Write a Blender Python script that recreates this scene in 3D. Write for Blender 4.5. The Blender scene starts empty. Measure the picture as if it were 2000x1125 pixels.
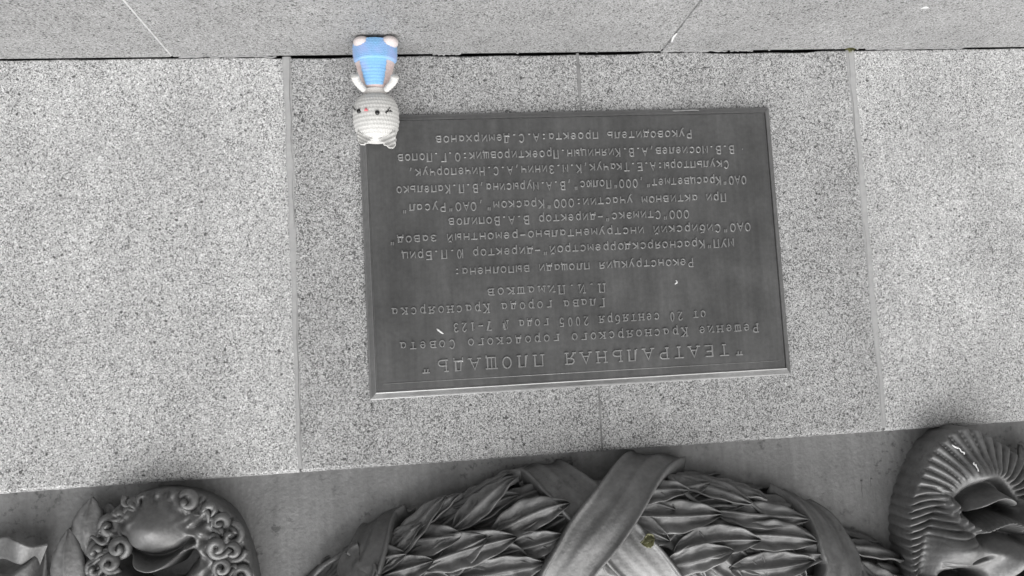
import bpy, math, random
import numpy as np
from mathutils import Matrix, Vector

# ------------------------------------------------------------------ camera
# world: x right along the wall (seen upright), y into the wall, z up.  The
# photograph was taken with the phone upside down, so the camera is rolled.
CAM = np.array([0.0, -1.10, 0.8853])
F_PX = 1506.6                                   # focal length for a 2000 px wide picture
R = np.array([[-0.99267725, 0.04581297, -0.11177227],
              [-0.10760519, 0.08509165, 0.99054557],
              [0.05489072, 0.99531934, -0.07953884]])
sc = bpy.context.scene
cam = bpy.data.cameras.new('camera')
cam.lens = 36 * F_PX / 2000
cam.clip_start = 0.02
cam.clip_end = 3000
cam_ob = bpy.data.objects.new('camera', cam)
sc.collection.objects.link(cam_ob)
M4 = Matrix.Identity(4)
for i in range(3):
    M4[i][0] = R[i][0]; M4[i][1] = -R[i][1]; M4[i][2] = -R[i][2]; M4[i][3] = CAM[i]
cam_ob.matrix_world = M4
sc.camera = cam_ob

# ------------------------------------------------------------------ light: overcast day
SUN_EL, SUN_AZ = 60, -34            # high, in front of the wall, a little to the left (upright view)
world = bpy.data.worlds.new('World'); sc.world = world; world.use_nodes = True
nt = world.node_tree; nt.nodes.clear()
wo = nt.nodes.new('ShaderNodeOutputWorld'); bg = nt.nodes.new('ShaderNodeBackground')
sky = nt.nodes.new('ShaderNodeTexSky'); sky.sky_type = 'NISHITA'; sky.sun_disc = False
sky.sun_elevation = math.radians(SUN_EL); sky.sun_rotation = math.radians(180 + SUN_AZ)
sky.dust_density = 4.0
bw = nt.nodes.new('ShaderNodeRGBToBW')          # grey cloud cover
nt.links.new(sky.outputs[0], bw.inputs[0]); nt.links.new(bw.outputs[0], bg.inputs[0])
bg.inputs[1].default_value = 0.085
nt.links.new(bg.outputs[0], wo.inputs[0])
sl = bpy.data.lights.new('sun', 'SUN'); sl.energy = 1.5; sl.angle = math.radians(75); sl.color = (1, .985, .965)
so = bpy.data.objects.new('sun', sl); sc.collection.objects.link(so)
el, az = math.radians(SUN_EL), math.radians(SUN_AZ)
d = Vector((math.sin(az) * math.cos(el), -math.cos(az) * math.cos(el), math.sin(el)))   # towards the sun
so.rotation_euler = d.to_track_quat('Z', 'Y').to_euler()
sc.view_settings.view_transform = 'Standard'; sc.view_settings.look = 'None'
sc.view_settings.gamma = 1; sc.view_settings.use_curve_mapping = False
sc.view_settings.exposure = 1.28

# ------------------------------------------------------------------ helpers
rnd = random.Random(7)
LEDGE_Z = 0.45


def P(px, py, Y=0.0):
    """point of the photograph on the vertical plane y = Y"""
    dv = R @ np.array([px - 1000, py - 562.5, F_PX])
    return CAM + dv * ((Y - CAM[1]) / dv[1])


def Pv(px, py, Y):
    px, py = np.asarray(px, float), np.asarray(py, float)
    c = np.stack([px - 1000, py - 562.5, np.full_like(px, F_PX)], -1) @ R.T
    return CAM + c * ((Y - CAM[1]) / c[..., 1])[..., None]


def PL(px, py, Z=LEDGE_Z):
    dv = R @ np.array([px - 1000, py - 562.5, F_PX])
    return CAM + dv * ((Z - CAM[2]) / dv[2])


def proj(p):
    c = (np.asarray(p) - CAM) @ R
    return np.stack([1000 + F_PX * c[..., 0] / c[..., 2], 562.5 + F_PX * c[..., 1] / c[..., 2]], -1)


class MB:
    def __init__(s):
        s.v = []; s.f = []

    def add(s, v, f):
        o = len(s.v)
        s.v.extend([tuple(map(float, q)) for q in v]); s.f.extend([tuple(i + o for i in q) for q in f])

    def box(s, x0, x1, y0, y1, z0, z1):
        s.add([(x0, y0, z0), (x1, y0, z0), (x1, y1, z0), (x0, y1, z0), (x0, y0, z1), (x1, y0, z1), (x1, y1, z1), (x0, y1, z1)],
              [(3, 2, 1, 0), (4, 5, 6, 7), (0, 1, 5, 4), (1, 2, 6, 5), (2, 3, 7, 6), (3, 0, 4, 7)])

    def grid(s, A, closed_u=False, closed_v=False, flip=False):
        A = np.asarray(A); n, m = A.shape[:2]
        f = []
        for i in range(n if closed_u else n - 1):
            for j in range(m if closed_v else m - 1):
                q = (i * m + j, i * m + (j + 1) % m, ((i + 1) % n) * m + (j + 1) % m, ((i + 1) % n) * m + j)
                f.append(q[::-1] if flip else q)
        s.add(A.reshape(-1, 3), f)

    def tube(s, pts, rad, n=8, cap=True, squash=1.0):
        pts = np.asarray(pts, float); k = len(pts)
        rad = np.broadcast_to(np.asarray(rad, float), (k,))
        T = np.gradient(pts, axis=0); T /= np.linalg.norm(T, axis=1)[:, None] + 1e-12
        ref = np.array([0, -1.0, 0])
        A = np.zeros((k, n, 3))
        for i in range(k):
            u = np.cross(T[i], ref)
            if np.linalg.norm(u) < 1e-3: u = np.cross(T[i], [1, 0, 0.2])
            u /= np.linalg.norm(u); w = np.cross(u, T[i])
            for j in range(n):
                a = 2 * math.pi * j / n
                A[i, j] = pts[i] + rad[i] * (u * math.cos(a) + w * math.sin(a) * squash)
        o = len(s.v)
        s.grid(A, closed_v=True)
        if cap:
            s.f.append(tuple(o + j for j in range(n))[::-1]); s.f.append(tuple(o + (k - 1) * n + j for j in range(n)))

    def build(s, name, mat, parent=None, smooth=True, fix=True, loc=None):
        me = bpy.data.meshes.new(name)
        me.from_pydata(s.v, [], s.f); me.update()
        if fix:
            import bmesh
            bm = bmesh.new(); bm.from_mesh(me); bmesh.ops.recalc_face_normals(bm, faces=bm.faces); bm.to_mesh(me); bm.free()
        if smooth:
            me.polygons.foreach_set('use_smooth', [True] * len(me.polygons))
        ob = bpy.data.objects.new(name, me); sc.collection.objects.link(ob)
        if mat: me.materials.append(mat)
        if parent: ob.parent = parent; ob.matrix_parent_inverse = parent.matrix_world.inverted()
        return ob


def tag(o, label, cat, group=None, kind=None):
    if label: o['label'] = label
    if cat: o['category'] = cat
    if group: o['group'] = group
    if kind: o['kind'] = kind
    return o


def thing(name, label, cat, loc=(0, 0, 0), group=None):
    o = bpy.data.objects.new(name, None); sc.collection.objects.link(o)
    o.location = [float(a) for a in loc]; o.empty_display_size = .02
    o.matrix_world = Matrix.Translation(o.location)
    return tag(o, label, cat, group)


def bevel(o, w, seg=2):
    m = o.modifiers.new('bevel', 'BEVEL'); m.width = w; m.segments = seg; m.limit_method = 'ANGLE'; m.angle_limit = math.radians(40)
    return o


def smoothpath(pts, n=12):
    pts = np.asarray(pts, float)
    q = np.vstack([2 * pts[0] - pts[1], pts, 2 * pts[-1] - pts[-2]]); out = []
    for i in range(1, len(q) - 2):
        for t in np.linspace(0, 1, n, endpoint=False):
            a, b, c, e = q[i - 1], q[i], q[i + 1], q[i + 2]
            out.append(.5 * ((2 * b) + (c - a) * t + (2 * a - 5 * b + 4 * c - e) * t ** 2 + (3 * b - a - 3 * c + e) * t ** 3))
    out.append(pts[-1])
    return np.array(out)


# ------------------------------------------------------------------ materials
class N:
    def __init__(s, name):
        s.m = bpy.data.materials.new(name); s.m.use_nodes = True; s.t = s.m.node_tree
        s.b = s.t.nodes['Principled BSDF']
        s.tc = s.t.nodes.new('ShaderNodeTexCoord')

    def n(s, typ, **kw):
        x = s.t.nodes.new(typ)
        for k, v in kw.items():
            if k.startswith('i_'): x.inputs[k[2:].replace('_', ' ')].default_value = v
            else: setattr(x, k, v)
        return x

    def l(s, a, b): s.t.links.new(a, b)

    def noise(s, scale, detail=3, rough=.55, co=None):
        x = s.n('ShaderNodeTexNoise', i_Scale=scale, i_Detail=detail, i_Roughness=rough)
        s.l(co or s.tc.outputs['Object'], x.inputs['Vector']); return x.outputs['Fac']

    def vor(s, scale, out='Color', co=None):
        x = s.n('ShaderNodeTexVoronoi', i_Scale=scale); s.l(co or s.tc.outputs['Object'], x.inputs['Vector']); return x.outputs[out]

    def ramp(s, src, stops, interp='LINEAR'):
        x = s.n('ShaderNodeValToRGB'); cr = x.color_ramp; cr.interpolation = interp
        while len(cr.elements) < len(stops): cr.elements.new(.5)
        for e, (p, c) in zip(cr.elements, stops):
            e.position = p; e.color = (c, c, c, 1) if not isinstance(c, tuple) else (*c, 1)
        s.l(src, x.inputs[0]); return x.outputs[0]

    def mix(s, a, b, fac, blend='MIX'):
        x = s.n('ShaderNodeMix', data_type='RGBA', blend_type=blend)
        for v, k in ((fac, 0), (a, 6), (b, 7)):
            if isinstance(v, (int, float)): x.inputs[k].default_value = v if k == 0 else (v, v, v, 1)
            elif isinstance(v, tuple): x.inputs[k].default_value = (*v, 1)
            else: s.l(v, x.inputs[k])
        return x.outputs[2]

    def bump(s, h, dist, strength=1.0):
        x = s.n('ShaderNodeBump', i_Distance=dist, i_Strength=strength); s.l(h, x.inputs['Height'])
        s.l(x.outputs[0], s.b.inputs['Normal'])


def granite(name, tint, dark=1.0, flat=0.0):
    k = N(name); co = k.tc.outputs['Object']
    # warp so grains are not neat cells
    wn = k.n('ShaderNodeTexNoise', i_Scale=520, i_Detail=2); k.l(co, wn.inputs['Vector'])
    va = k.n('ShaderNodeVectorMath', operation='SCALE'); k.l(wn.outputs['Color'], va.inputs[0]); va.inputs['Scale'].default_value = .0022
    vb = k.n('ShaderNodeVectorMath', operation='ADD'); k.l(co, vb.inputs[0]); k.l(va.outputs[0], vb.inputs[1])
    w = vb.outputs[0]
    sep = k.n('ShaderNodeSeparateColor'); k.l(k.vor(760, co=w), sep.inputs[0])
    lo, hi = .25 + .07 * flat, .62 - .08 * flat
    base = k.ramp(sep.outputs[0], [(0, lo), (.3, lo + .1), (.62, .44), (.9, hi), (1, hi + .1)])
    sep2 = k.n('ShaderNodeSeparateColor'); k.l(k.vor(600, co=w), sep2.inputs[0])
    clus = k.noise(16, 3)                                       # flecks gather in loose patches
    ad = k.n('ShaderNodeMath', operation='MULTIPLY_ADD'); k.l(clus, ad.inputs[0]); ad.inputs[1].default_value = -.36 * dark; k.l(sep2.outputs[1], ad.inputs[2])
    fleck = k.ramp(ad.outputs[0], [(0, .85), (.02, .8), (.05, 0.0)])
    base = k.mix(base, .09, fleck)
    sep3 = k.n('ShaderNodeSeparateColor'); k.l(k.vor(330, co=w), sep3.inputs[0])
    big = k.ramp(sep3.outputs[2], [(0, .85), (.004, .85), (.006, 0)])
    base = k.mix(base, .045, big)
    blotch = k.ramp(k.noise(5.5, 5, .6), [(.3, .86), (.7, 1.08)])
    base = k.mix(base, blotch, 1.0, 'MULTIPLY')
    base = k.mix(base, tint, 1.0, 'MULTIPLY')
    # weather streaks and dirt
    mp = k.n('ShaderNodeMapping'); mp.inputs['Scale'].default_value = (16, 16, 1.1); k.l(co, mp.inputs[0])
    st = k.ramp(k.noise(2, 4, .6, mp.outputs[0]), [(.42, .93), (.62, 1.0)])
    base = k.mix(base, st, 1.0, 'MULTIPLY')
    k.l(base, k.b.inputs['Base Color'])
    k.l(k.ramp(sep.outputs[1], [(0, .5), (1, .75)]), k.b.inputs['Roughness'])
    k.b.inputs['Specular IOR Level'].default_value = .3
    k.bump(k.mix(k.noise(700, 2), sep.outputs[2], .4), .0006, .5)
    return k.m


def metal(name, base, metallic, rough, var=.25, bumpd=.0006, bscale=240, spec=.5, pits=0.0, streak=0.0):
    k = N(name)
    v = k.ramp(k.noise(9, 6, .65), [(.3, base * (1 - var)), (.7, base * (1 + var))])
    fine = k.ramp(k.noise(160, 3), [(.3, .9), (.7, 1.08)])
    c = k.mix(v, fine, 1.0, 'MULTIPLY')
    if pits:
        sp = k.ramp(k.noise(75, 5, .7), [(.55, 1.0), (.64, 1 - pits)])
        where = k.ramp(k.noise(7, 2), [(.42, 0), (.6, 1)])
        c = k.mix(c, k.mix(c, sp, 1.0, 'MULTIPLY'), where)
    if streak:
        mp = k.n('ShaderNodeMapping'); mp.inputs['Scale'].default_value = (34, 34, 1.6); k.l(k.tc.outputs['Object'], mp.inputs[0])
        c = k.mix(c, k.ramp(k.noise(2, 4, .65, mp.outputs[0]), [(.35, 1 - streak), (.55, 1.0), (.72, 1 + streak)]), 1.0, 'MULTIPLY')
    k.l(c, k.b.inputs['Base Color'])
    k.b.inputs['Metallic'].default_value = metallic
    k.l(k.ramp(k.noise(30, 4), [(.3, rough - .07), (.7, rough + .08)]), k.b.inputs['Roughness'])
    k.b.inputs['Specular IOR Level'].default_value = spec
    k.bump(k.mix(k.noise(bscale, 4, .6), k.noise(bscale / 7, 3), .5), bumpd, .8)
    return k.m


def plain(name, col, rough=.8, var=.12, scale=60, bumpd=.0003, bscale=500, spec=.3):
    k = N(name)
    if not isinstance(col, tuple): col = (col, col, col)
    c = k.mix(tuple(col), k.ramp(k.noise(scale, 4), [(.3, 1 - var), (.7, 1 + var)]), 1.0, 'MULTIPLY')
    k.l(c, k.b.inputs['Base Color']); k.b.inputs['Roughness'].default_value = rough
    k.b.inputs['Specular IOR Level'].default_value = spec
    k.bump(k.noise(bscale, 3), bumpd, .7)
    return k.m


def yarn(name, col, alt=None):
    k = N(name)
    f = k.noise(900, 2)
    c = k.mix(tuple(col), k.ramp(f, [(.3, .82), (.7, 1.1)]), 1.0, 'MULTIPLY')
    if alt:
        c = k.mix(c, tuple(alt), k.ramp(k.noise(28, 2), [(.42, 0), (.62, .8)]))
    k.l(c, k.b.inputs['Base Color']); k.b.inputs['Roughness'].default_value = .95
    k.b.inputs['Specular IOR Level'].default_value = .1
    k.b.inputs['Sheen Weight'].default_value = .25
    k.bump(f, .0004, .6)
    return k.m


G_OUT = granite('granite_pale', 1.12, 1.0, .06)
G_MID = granite('granite_speckled', .91, 1.3, .0)
G_LEDGE = granite('granite_ledge_stone', .62, .6, .5)
SEAL = plain('old_sealant', .27, .95, .3)
MORTAR = plain('mortar', .355, .9, .08, 90, .0006)
GREYGAP = plain('dirty_mortar', .20, .95, .3)
DARKGAP = plain('gap_shade', .02, 1.0, .3)  # near-black: shade of the slab gaps put into the core's colour
BRZ = metal('cast_bronze_grey', .165, .48, .50, .38, .0018, 200, spec=.45, pits=.22)
BRZ_PANEL = metal('bronze_sheet_grey', .21, .4, .56, .2, .0022, 170, pits=.5, streak=.12)
PLQ = metal('plaque_metal', .118, .55, .42, .22, .00025, 500, streak=.14)
PLQ_EDGE = metal('plaque_moulding_metal', .24, .75, .36, .12, .0003, 400)
LETTER = metal('worn_letter_metal', .31, .6, .38, .12, .0001, 500)
PALE = plain('pale_sealant', .42, .9, .2, 120)
WHITE = plain('white_paint', .62, .7, .05)

# ------------------------------------------------------------------ ground (out of the frame, below the ledge)
mb = MB(); mb.add([(-60, -60, 0), (60, -60, 0), (60, 60, 0), (-60, 60, 0)], [(0, 1, 2, 3)])
k = N('paving'); co = k.tc.outputs['Object']
br = k.n('ShaderNodeTexBrick', i_Scale=1.0); k.l(co, br.inputs['Vector'])
br.inputs['Color1'].default_value = (.07, .07, .07, 1); br.inputs['Color2'].default_value = (.09, .09, .088, 1); br.inputs['Mortar'].default_value = (.04, .04, .04, 1)
br.inputs['Mortar Size'].default_value = .008; br.inputs['Brick Width'].default_value = .6; br.inputs['Row Height'].default_value = .3
k.l(k.mix(br.outputs[0], k.ramp(k.noise(40, 5), [(.3, .8), (.7, 1.15)]), 1.0, 'MULTIPLY'), k.b.inputs['Base Color']); k.b.inputs['Roughness'].default_value = .85
tag(mb.build('ground', k.m, smooth=False), None, None, kind='structure')

# ------------------------------------------------------------------ granite wall
WTOP = 0.8853 + 0.1525
wall = thing('granite_wall', 'pale speckled granite wall of upright slabs with grey mortar joints behind the plaque', 'wall', (0, .02, LEDGE_Z))
core = MB(); core.box(-2.4, 2.2, .034, .5, LEDGE_Z - .1, WTOP - .012)
core.build('wall_core', DARKGAP, wall, smooth=False)


def gapz(x):
    px = 837 - x * 1330
    g = np.interp(px, [0, 330, 345, 555, 570, 690, 780, 860, 880, 1280, 1295, 1415, 1430, 1640, 1660, 2000], [.0004, .0004, .0002, .0002, .0026, .0028, .0012, .0012, .0024, .0026, .0003, .0003, .0028, .0030, .0012, .0008])
    return float(g) + .0004 * math.sin(x * 61) + rnd.gauss(0, .00015)


def slab(x0, x1, mat):
    """upright slab with slightly uneven chamfered edges"""
    nx, c = 120, .0056
    xs = np.linspace(x0, x1, nx)
    prof = [(.033, LEDGE_Z + .0002), (.001, LEDGE_Z + .0002), (0, LEDGE_Z + .0010), (0, WTOP - c), (c * .5, WTOP - c * .35), (c * 1.3, WTOP), (.033, WTOP)]
    A = np.zeros((len(prof), nx, 3)); gz = [gapz(x) for x in xs]
    for i, (y, z) in enumerate(prof):
        for j, x in enumerate(xs):
            jz = rnd.gauss(0, .00022) if i in (3, 4, 5) else (gz[j] if i in (0, 1, 2) else 0)
            A[i, j] = (x, y, z + jz)
    m = MB(); m.grid(A)
    n = len(prof)
    m.f.append(tuple(i * nx for i in range(n))); m.f.append(tuple(i * nx + nx - 1 for i in range(n))[::-1])
    o = m.build('wall_slab', mat, wall, smooth=False)
    bevel(o, .0009, 2)
    return o


JL, JM, JR = .1815, -.2415, -.6720
slab(JL + .0012, 1.30, G_OUT)
slab(JM + .0008, JL - .0012, G_MID)
slab(JR + .0012, JM - .0008, G_MID)
slab(-1.60, JR - .0012, G_OUT)


def joint(xc, w_low, w_high, crack=None):
    """mortar smeared over the seam of two slabs, wider near the ledge, with a ragged hairline crack"""
    n = 160; zs = np.linspace(LEDGE_Z + .0005, WTOP - .0058, n)
    m = MB(); A = np.zeros((n, 6, 3)); ph = rnd.uniform(0, 6)
    for i, z in enumerate(zs):
        f = i / (n - 1); w = w_low + (w_high - w_low) * f ** .6
        a = xc - w / 2 + rnd.gauss(0, .00035) + .0006 * math.sin(f * 37 + ph); b = xc + w / 2 + rnd.gauss(0, .00035) + .0006 * math.sin(f * 29 + ph * 2)
        dy = rnd.gauss(0, .00012)
        A[i] = [(a, .004, z), (a, -.00010, z), (a + .25 * w, -.00045 + dy, z), (b - .25 * w, -.00045 + dy, z), (b, -.00010, z), (b, .004, z)]
    m.grid(A)
    o = m.build('mortar_joint', MORTAR if crack else GREYGAP, wall)
    if crack is not None:
        for z0, z1, wd in crack:
            n2 = 40; B = np.zeros((n2, 2, 3))
            for i in range(n2):
                f = i / (n2 - 1); z = z0 + (z1 - z0) * f; ff = (z - LEDGE_Z) / (WTOP - LEDGE_Z); w = w_low + (w_high - w_low) * ff ** .6
                x = xc + CR * w * .28 + .0007 * math.sin(z * 90) + rnd.gauss(0, .00018); hw = wd * (.25 + .75 * math.sin(math.pi * (i + .5) / n2)) * rnd.uniform(.6, 1.2)
                B[i] = [(x - hw, -.0009, z), (x + hw, -.0009, z)]
            q = MB(); q.grid(B); q.build('joint_crack', GREYGAP, wall)


CR = -1
joint(JL, .0128, .0062, [(.452, .60, .0006), (.62, .70, .0004), (.80, WTOP - .008, .0006)])
joint(JM, .0052, .0020)
CR = 1
joint(JR, .0125, .0080, [(.455, .50, .0004), (.505, .66, .0006), (.72, .80, .0003), (.93, WTOP - .01, .0003)])

# ------------------------------------------------------------------ granite ledge at the foot of the wall
ledge = thing('granite_ledge', 'flat granite ledge in front of the wall, where the crochet doll stands', 'ledge', (0, -.27, 0))
for x0, x1 in ((-1.60, -1.0799), (-1.0775, -.3715), (-.3691, .3367), (.3391, 1.30)):
    m = MB(); m.box(x0, x1, -.56, -.0020, LEDGE_Z - .09, LEDGE_Z)
    bevel(m.build('ledge_slab', G_LEDGE, ledge, smooth=False), .0014, 2)
for x in (-1.0787, -.3703, .3379):
    m = MB(); m.box(x - .0012, x + .0012, -.558, -.006, LEDGE_Z - .08, LEDGE_Z - (.0003 if x > 0 else .0020))
    m.build('ledge_mortar', PALE if x > 0 else GREYGAP, ledge, smooth=False)
m = MB(); m.box(-1.58, 1.28, -.53, -.02, 0.0, LEDGE_Z - .091)
m.build('ledge_base', G_LEDGE, ledge, smooth=False)
# ragged remains of sealant in the gap
k_ = 0
for (a, b, mat) in ((1290, 1420, SEAL), (1425, 1470, SEAL), (1690, 1880, SEAL), (350, 540, SEAL), (845, 900, SEAL)):
    pts = [np.array([P(px, 0)[0], -.0012 + rnd.gauss(0, .0003), LEDGE_Z - .0003 + rnd.gauss(0, .0005)]) for px in np.linspace(a, b, 24)]
    # P() x depends on the row: use the row of the joint
    pts = [np.array([P(px, 120 - .015 * px)[0], q[1], q[2]]) for px, q in zip(np.linspace(a, b, 24), pts)]
    m = MB(); m.tube(pts, [.0009 + .0006 * rnd.random() for _ in pts], 6); m.build('sealant', mat, ledge)

# ------------------------------------------------------------------ plaque
PX0, PX1 = -.5308, .0833
PZ0, PZ1 = .8853 - .3450, .8853 + .0590
plq = thing('memorial_plaque', 'dark grey metal plaque with raised lettering and moulded rim, fixed to granite wall', 'plaque', ((PX0 + PX1) / 2, 0, (PZ0 + PZ1) / 2))
# picture-frame moulding: profile of (inset, y)
prof = [(0, -.0004), (0, -.0040), (.0012, -.0048), (.0026, -.0050), (.0030, -.0064), (.0085, -.0118), (.0098, -.0124), (.0101, -.0096), (.0116, -.0096), (.0120, -.0122)]
A = np.zeros((len(prof), 4, 3))
for i, (t, y) in enumerate(prof):
    A[i] = [(PX0 + t, y, PZ0 + t), (PX1 - t, y, PZ0 + t), (PX1 - t, y, PZ1 - t), (PX0 + t, y, PZ1 - t)]
m = MB(); m.grid(A, closed_v=True)
m.build('plaque_rim', PLQ_EDGE, plq, smooth=False)
t = .0120
m = MB(); nx, nz = 60, 40; A = np.zeros((nz, nx, 3))
for i in range(nz):
    for j in range(nx):
        A[i, j] = (PX0 + t + (PX1 - PX0 - 2 * t) * j / (nx - 1), -.0121 - .00025 * math.sin(j * .31) * math.sin(i * .37 + 1), PZ0 + t + (PZ1 - PZ0 - 2 * t) * i / (nz - 1))
m.grid(A); m.build('plaque_plate', PLQ, plq)
# fine engraved-looking bead along the top, as on the casting
m = MB(); m.tube([(PX0 + .02, -.0122, PZ1 - .0215), (PX1 - .02, -.0122, PZ1 - .0215)], .0005, 6); m.build('bead', LETTER, plq)


# ---- stroke lettering (cell 1 wide, capitals 1 high)
def arc(cx, cy, rx, ry, a0, a1, n=10):
    return [(cx + rx * math.cos(math.radians(a0 + (a1 - a0) * i / n)), cy + ry * math.sin(math.radians(a0 + (a1 - a0) * i / n))) for i in range(n + 1)]


def L(*p): return list(p)


O_ = [arc(.5, .5, .46, .5, 90, 450, 18)]
V = lambda x, y0=0, y1=1: L((x, y0), (x, y1))
B_low = [(0.06, .52), (.55, .52)] + arc(.58, .26, .36, .26, 90, -90, 8) + [(.06, 0)]
GL = {
    'А': [L((0, 0), (.5, 1), (1, 0)), L((.18, .36), (.82, .36))],
    'Б': [L((.9, 1), (.08, 1), (.08, 0)), B_low],
    'В': [V(.08), [(.08, 1), (.5, 1)] + arc(.52, .76, .32, .24, 90, -90, 8) + [(.08, .52)], B_low],
    'Г': [L((.9, 1), (.12, 1), (.12, 0))],
    'Д': [L((.2, .14), (.3, 1), (.82, 1), (.82, .14)), L((.02, -.12), (.02, .14), (.98, .14), (.98, -.12))],
    'Е': [L((.9, 1), (.1, 1), (.1, 0), (.92, 0)), L((.1, .52), (.75, .52))],
    'З': [arc(.45, .76, .38, .24, 150, -90, 10) , arc(.45, .26, .44, .26, 90, -150, 10)],
    'И': [L((.06, 1), (.06, 0), (.94, 1), (.94, 0))],
    'К': [V(.08), L((.9, 1), (.1, .48)), L((.28, .6), (.94, 0))],
    'Л': [L((0, 0), (.14, .04), (.26, 1), (.92, 1), (.92, 0))],
    'М': [L((.03, 0), (.06, 1), (.5, .3), (.94, 1), (.97, 0))],
    'Н': [V(.07), V(.93), L((.07, .52), (.93, .52))],
    'О': O_,
    'П': [L((.07, 0), (.07, 1), (.93, 1), (.93, 0))],
    'Р': [V(.1), [(.1, 1), (.5, 1)] + arc(.55, .73, .36, .27, 90, -90, 8) + [(.1, .46)]],
    'С': [arc(.52, .5, .46, .5, 45, 315, 16)],
    'Т': [L((.02, 1), (.98, 1)), V(.5)],
    'У': [L((.04, 1), (.5, .42)), L((.96, 1), (.5, .3), (.3, .03), (.08, 0))],
    'Ш': [L((.04, 1), (.04, 0), (.96, 0), (.96, 1)), V(.5)],
    'Щ': [L((.02, 1), (.02, 0), (.9, 0), (.9, 1)), V(.46), L((.9, 0), (1.02, 0), (1.02, -.16))],
    'Ь': [V(.1), B_low],
    'Я': [V(.9), [(.9, 1), (.5, 1)] + arc(.45, .74, .36, .26, 90, 270, 8) + [(.9, .48)], L((.5, .48), (.06, 0))],
    'Ю': [V(.04), L((.04, .5), (.32, .5)), arc(.66, .5, .33, .5, 90, 450, 16)],
    'Х': [L((.05, 1), (.95, 0)), L((.95, 1), (.05, 0))],
    'Ч': [L((.08, 1), (.08, .6), (.3, .42), (.92, .46)), V(.92)],
    'Ц': [L((.06, 1), (.06, 0), (.86, 0), (.86, 1)), L((.86, 0), (1.0, 0), (1.0, -.16))],
    'Ж': [V(.5), L((.02, 1), (.45, .52), (0, 0)), L((.98, 1), (.55, .52), (1, 0))],
    'Ы': [V(.06), [(.06, .52), (.35, .52)] + arc(.38, .26, .25, .26, 90, -90, 8) + [(.06, 0)], V(.95)],
    'Э': [arc(.44, .5, .46, .5, 140, -140, 16), L((.3, .5), (.88, .5))],
    'N': [L((.02, 0), (.02, 1), (.62, 0), (.62, 1)), arc(.86, .72, .13, .2, 90, 450, 10), L((.74, .38), (.98, .38))],
    '0': [arc(.5, .5, .36, .5, 90, 450, 16)],
    '1': [L((.22, .78), (.52, 1), (.52, 0))],
    '2': [arc(.48, .72, .36, .28, 165, -30, 10) + [(.1, 0), (.9, 0)]],
    '3': [arc(.45, .75, .36, .25, 150, -90, 10), arc(.45, .26, .4, .26, 90, -150, 10)],
    '5': [[(.85, 1), (.2, 1), (.16, .58)] + arc(.46, .33, .4, .33, 110, -150, 12)],
    '7': [L((.08, 1), (.9, 1), (.4, 0))],
    '.': [L((.42, .0), (.58, .0))],
    ',': [L((.56, .06), (.44, -.2))],
    ':': [L((.42, .06), (.58, .06)), L((.42, .6), (.58, .6))],
    '-': [L((.12, .42), (.88, .42))],
    '"': [L((.34, 1.02), (.3, .76)), L((.68, 1.02), (.64, .76))],
}
XH = .72
LOW = {
    'а': [arc(.47, .30, .40, .30, 90, 450, 14), L((.87, .62), (.87, 0))],
    'б': [arc(.5, .32, .42, .32, 90, 450, 14), [(.08, .32), (.1, .7), (.35, .92), (.85, 1.02)]],
    'е': [[(.1, .34), (.9, .34)] + arc(.5, .35, .41, .36, 0, 320, 14)],
    'р': [V(.1, -.3, .7), arc(.5, .35, .4, .35, 90, 450, 14)],
    'у': [L((.06, .7), (.5, .05)), L((.94, .7), (.42, -.16), (.2, -.3))],
    'ф': [V(.5, -.3, 1), arc(.5, .35, .46, .34, 90, 450, 14)],
    'й': [L((.06, .7), (.06, 0), (.94, .7), (.94, 0)), arc(.5, .98, .22, .13, 190, 350, 6)],
}


def glyph(ch):
    if ch in LOW: return LOW[ch]
    if ch in GL: return GL[ch]
    up = ch.upper()
    if up in GL: return [[(x, y * XH if y > 0 else y) for x, y in s] for s in GL[up]]
    return []


def serifs(strokes, tops):
    out = []
    for s in strokes:
        out.append(s)
        if len(s) > 9: continue
        for a, b in ((s[0], s[1]), (s[-1], s[-2])):
            if abs(b[1] - a[1]) > .5 * abs(b[0] - a[0]) and (abs(a[1]) < .03 or any(abs(a[1] - t_) < .03 for t_ in tops)):
                out.append([(a[0] - .17, a[1]), (a[0] + .17, a[1])])
    return out


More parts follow.
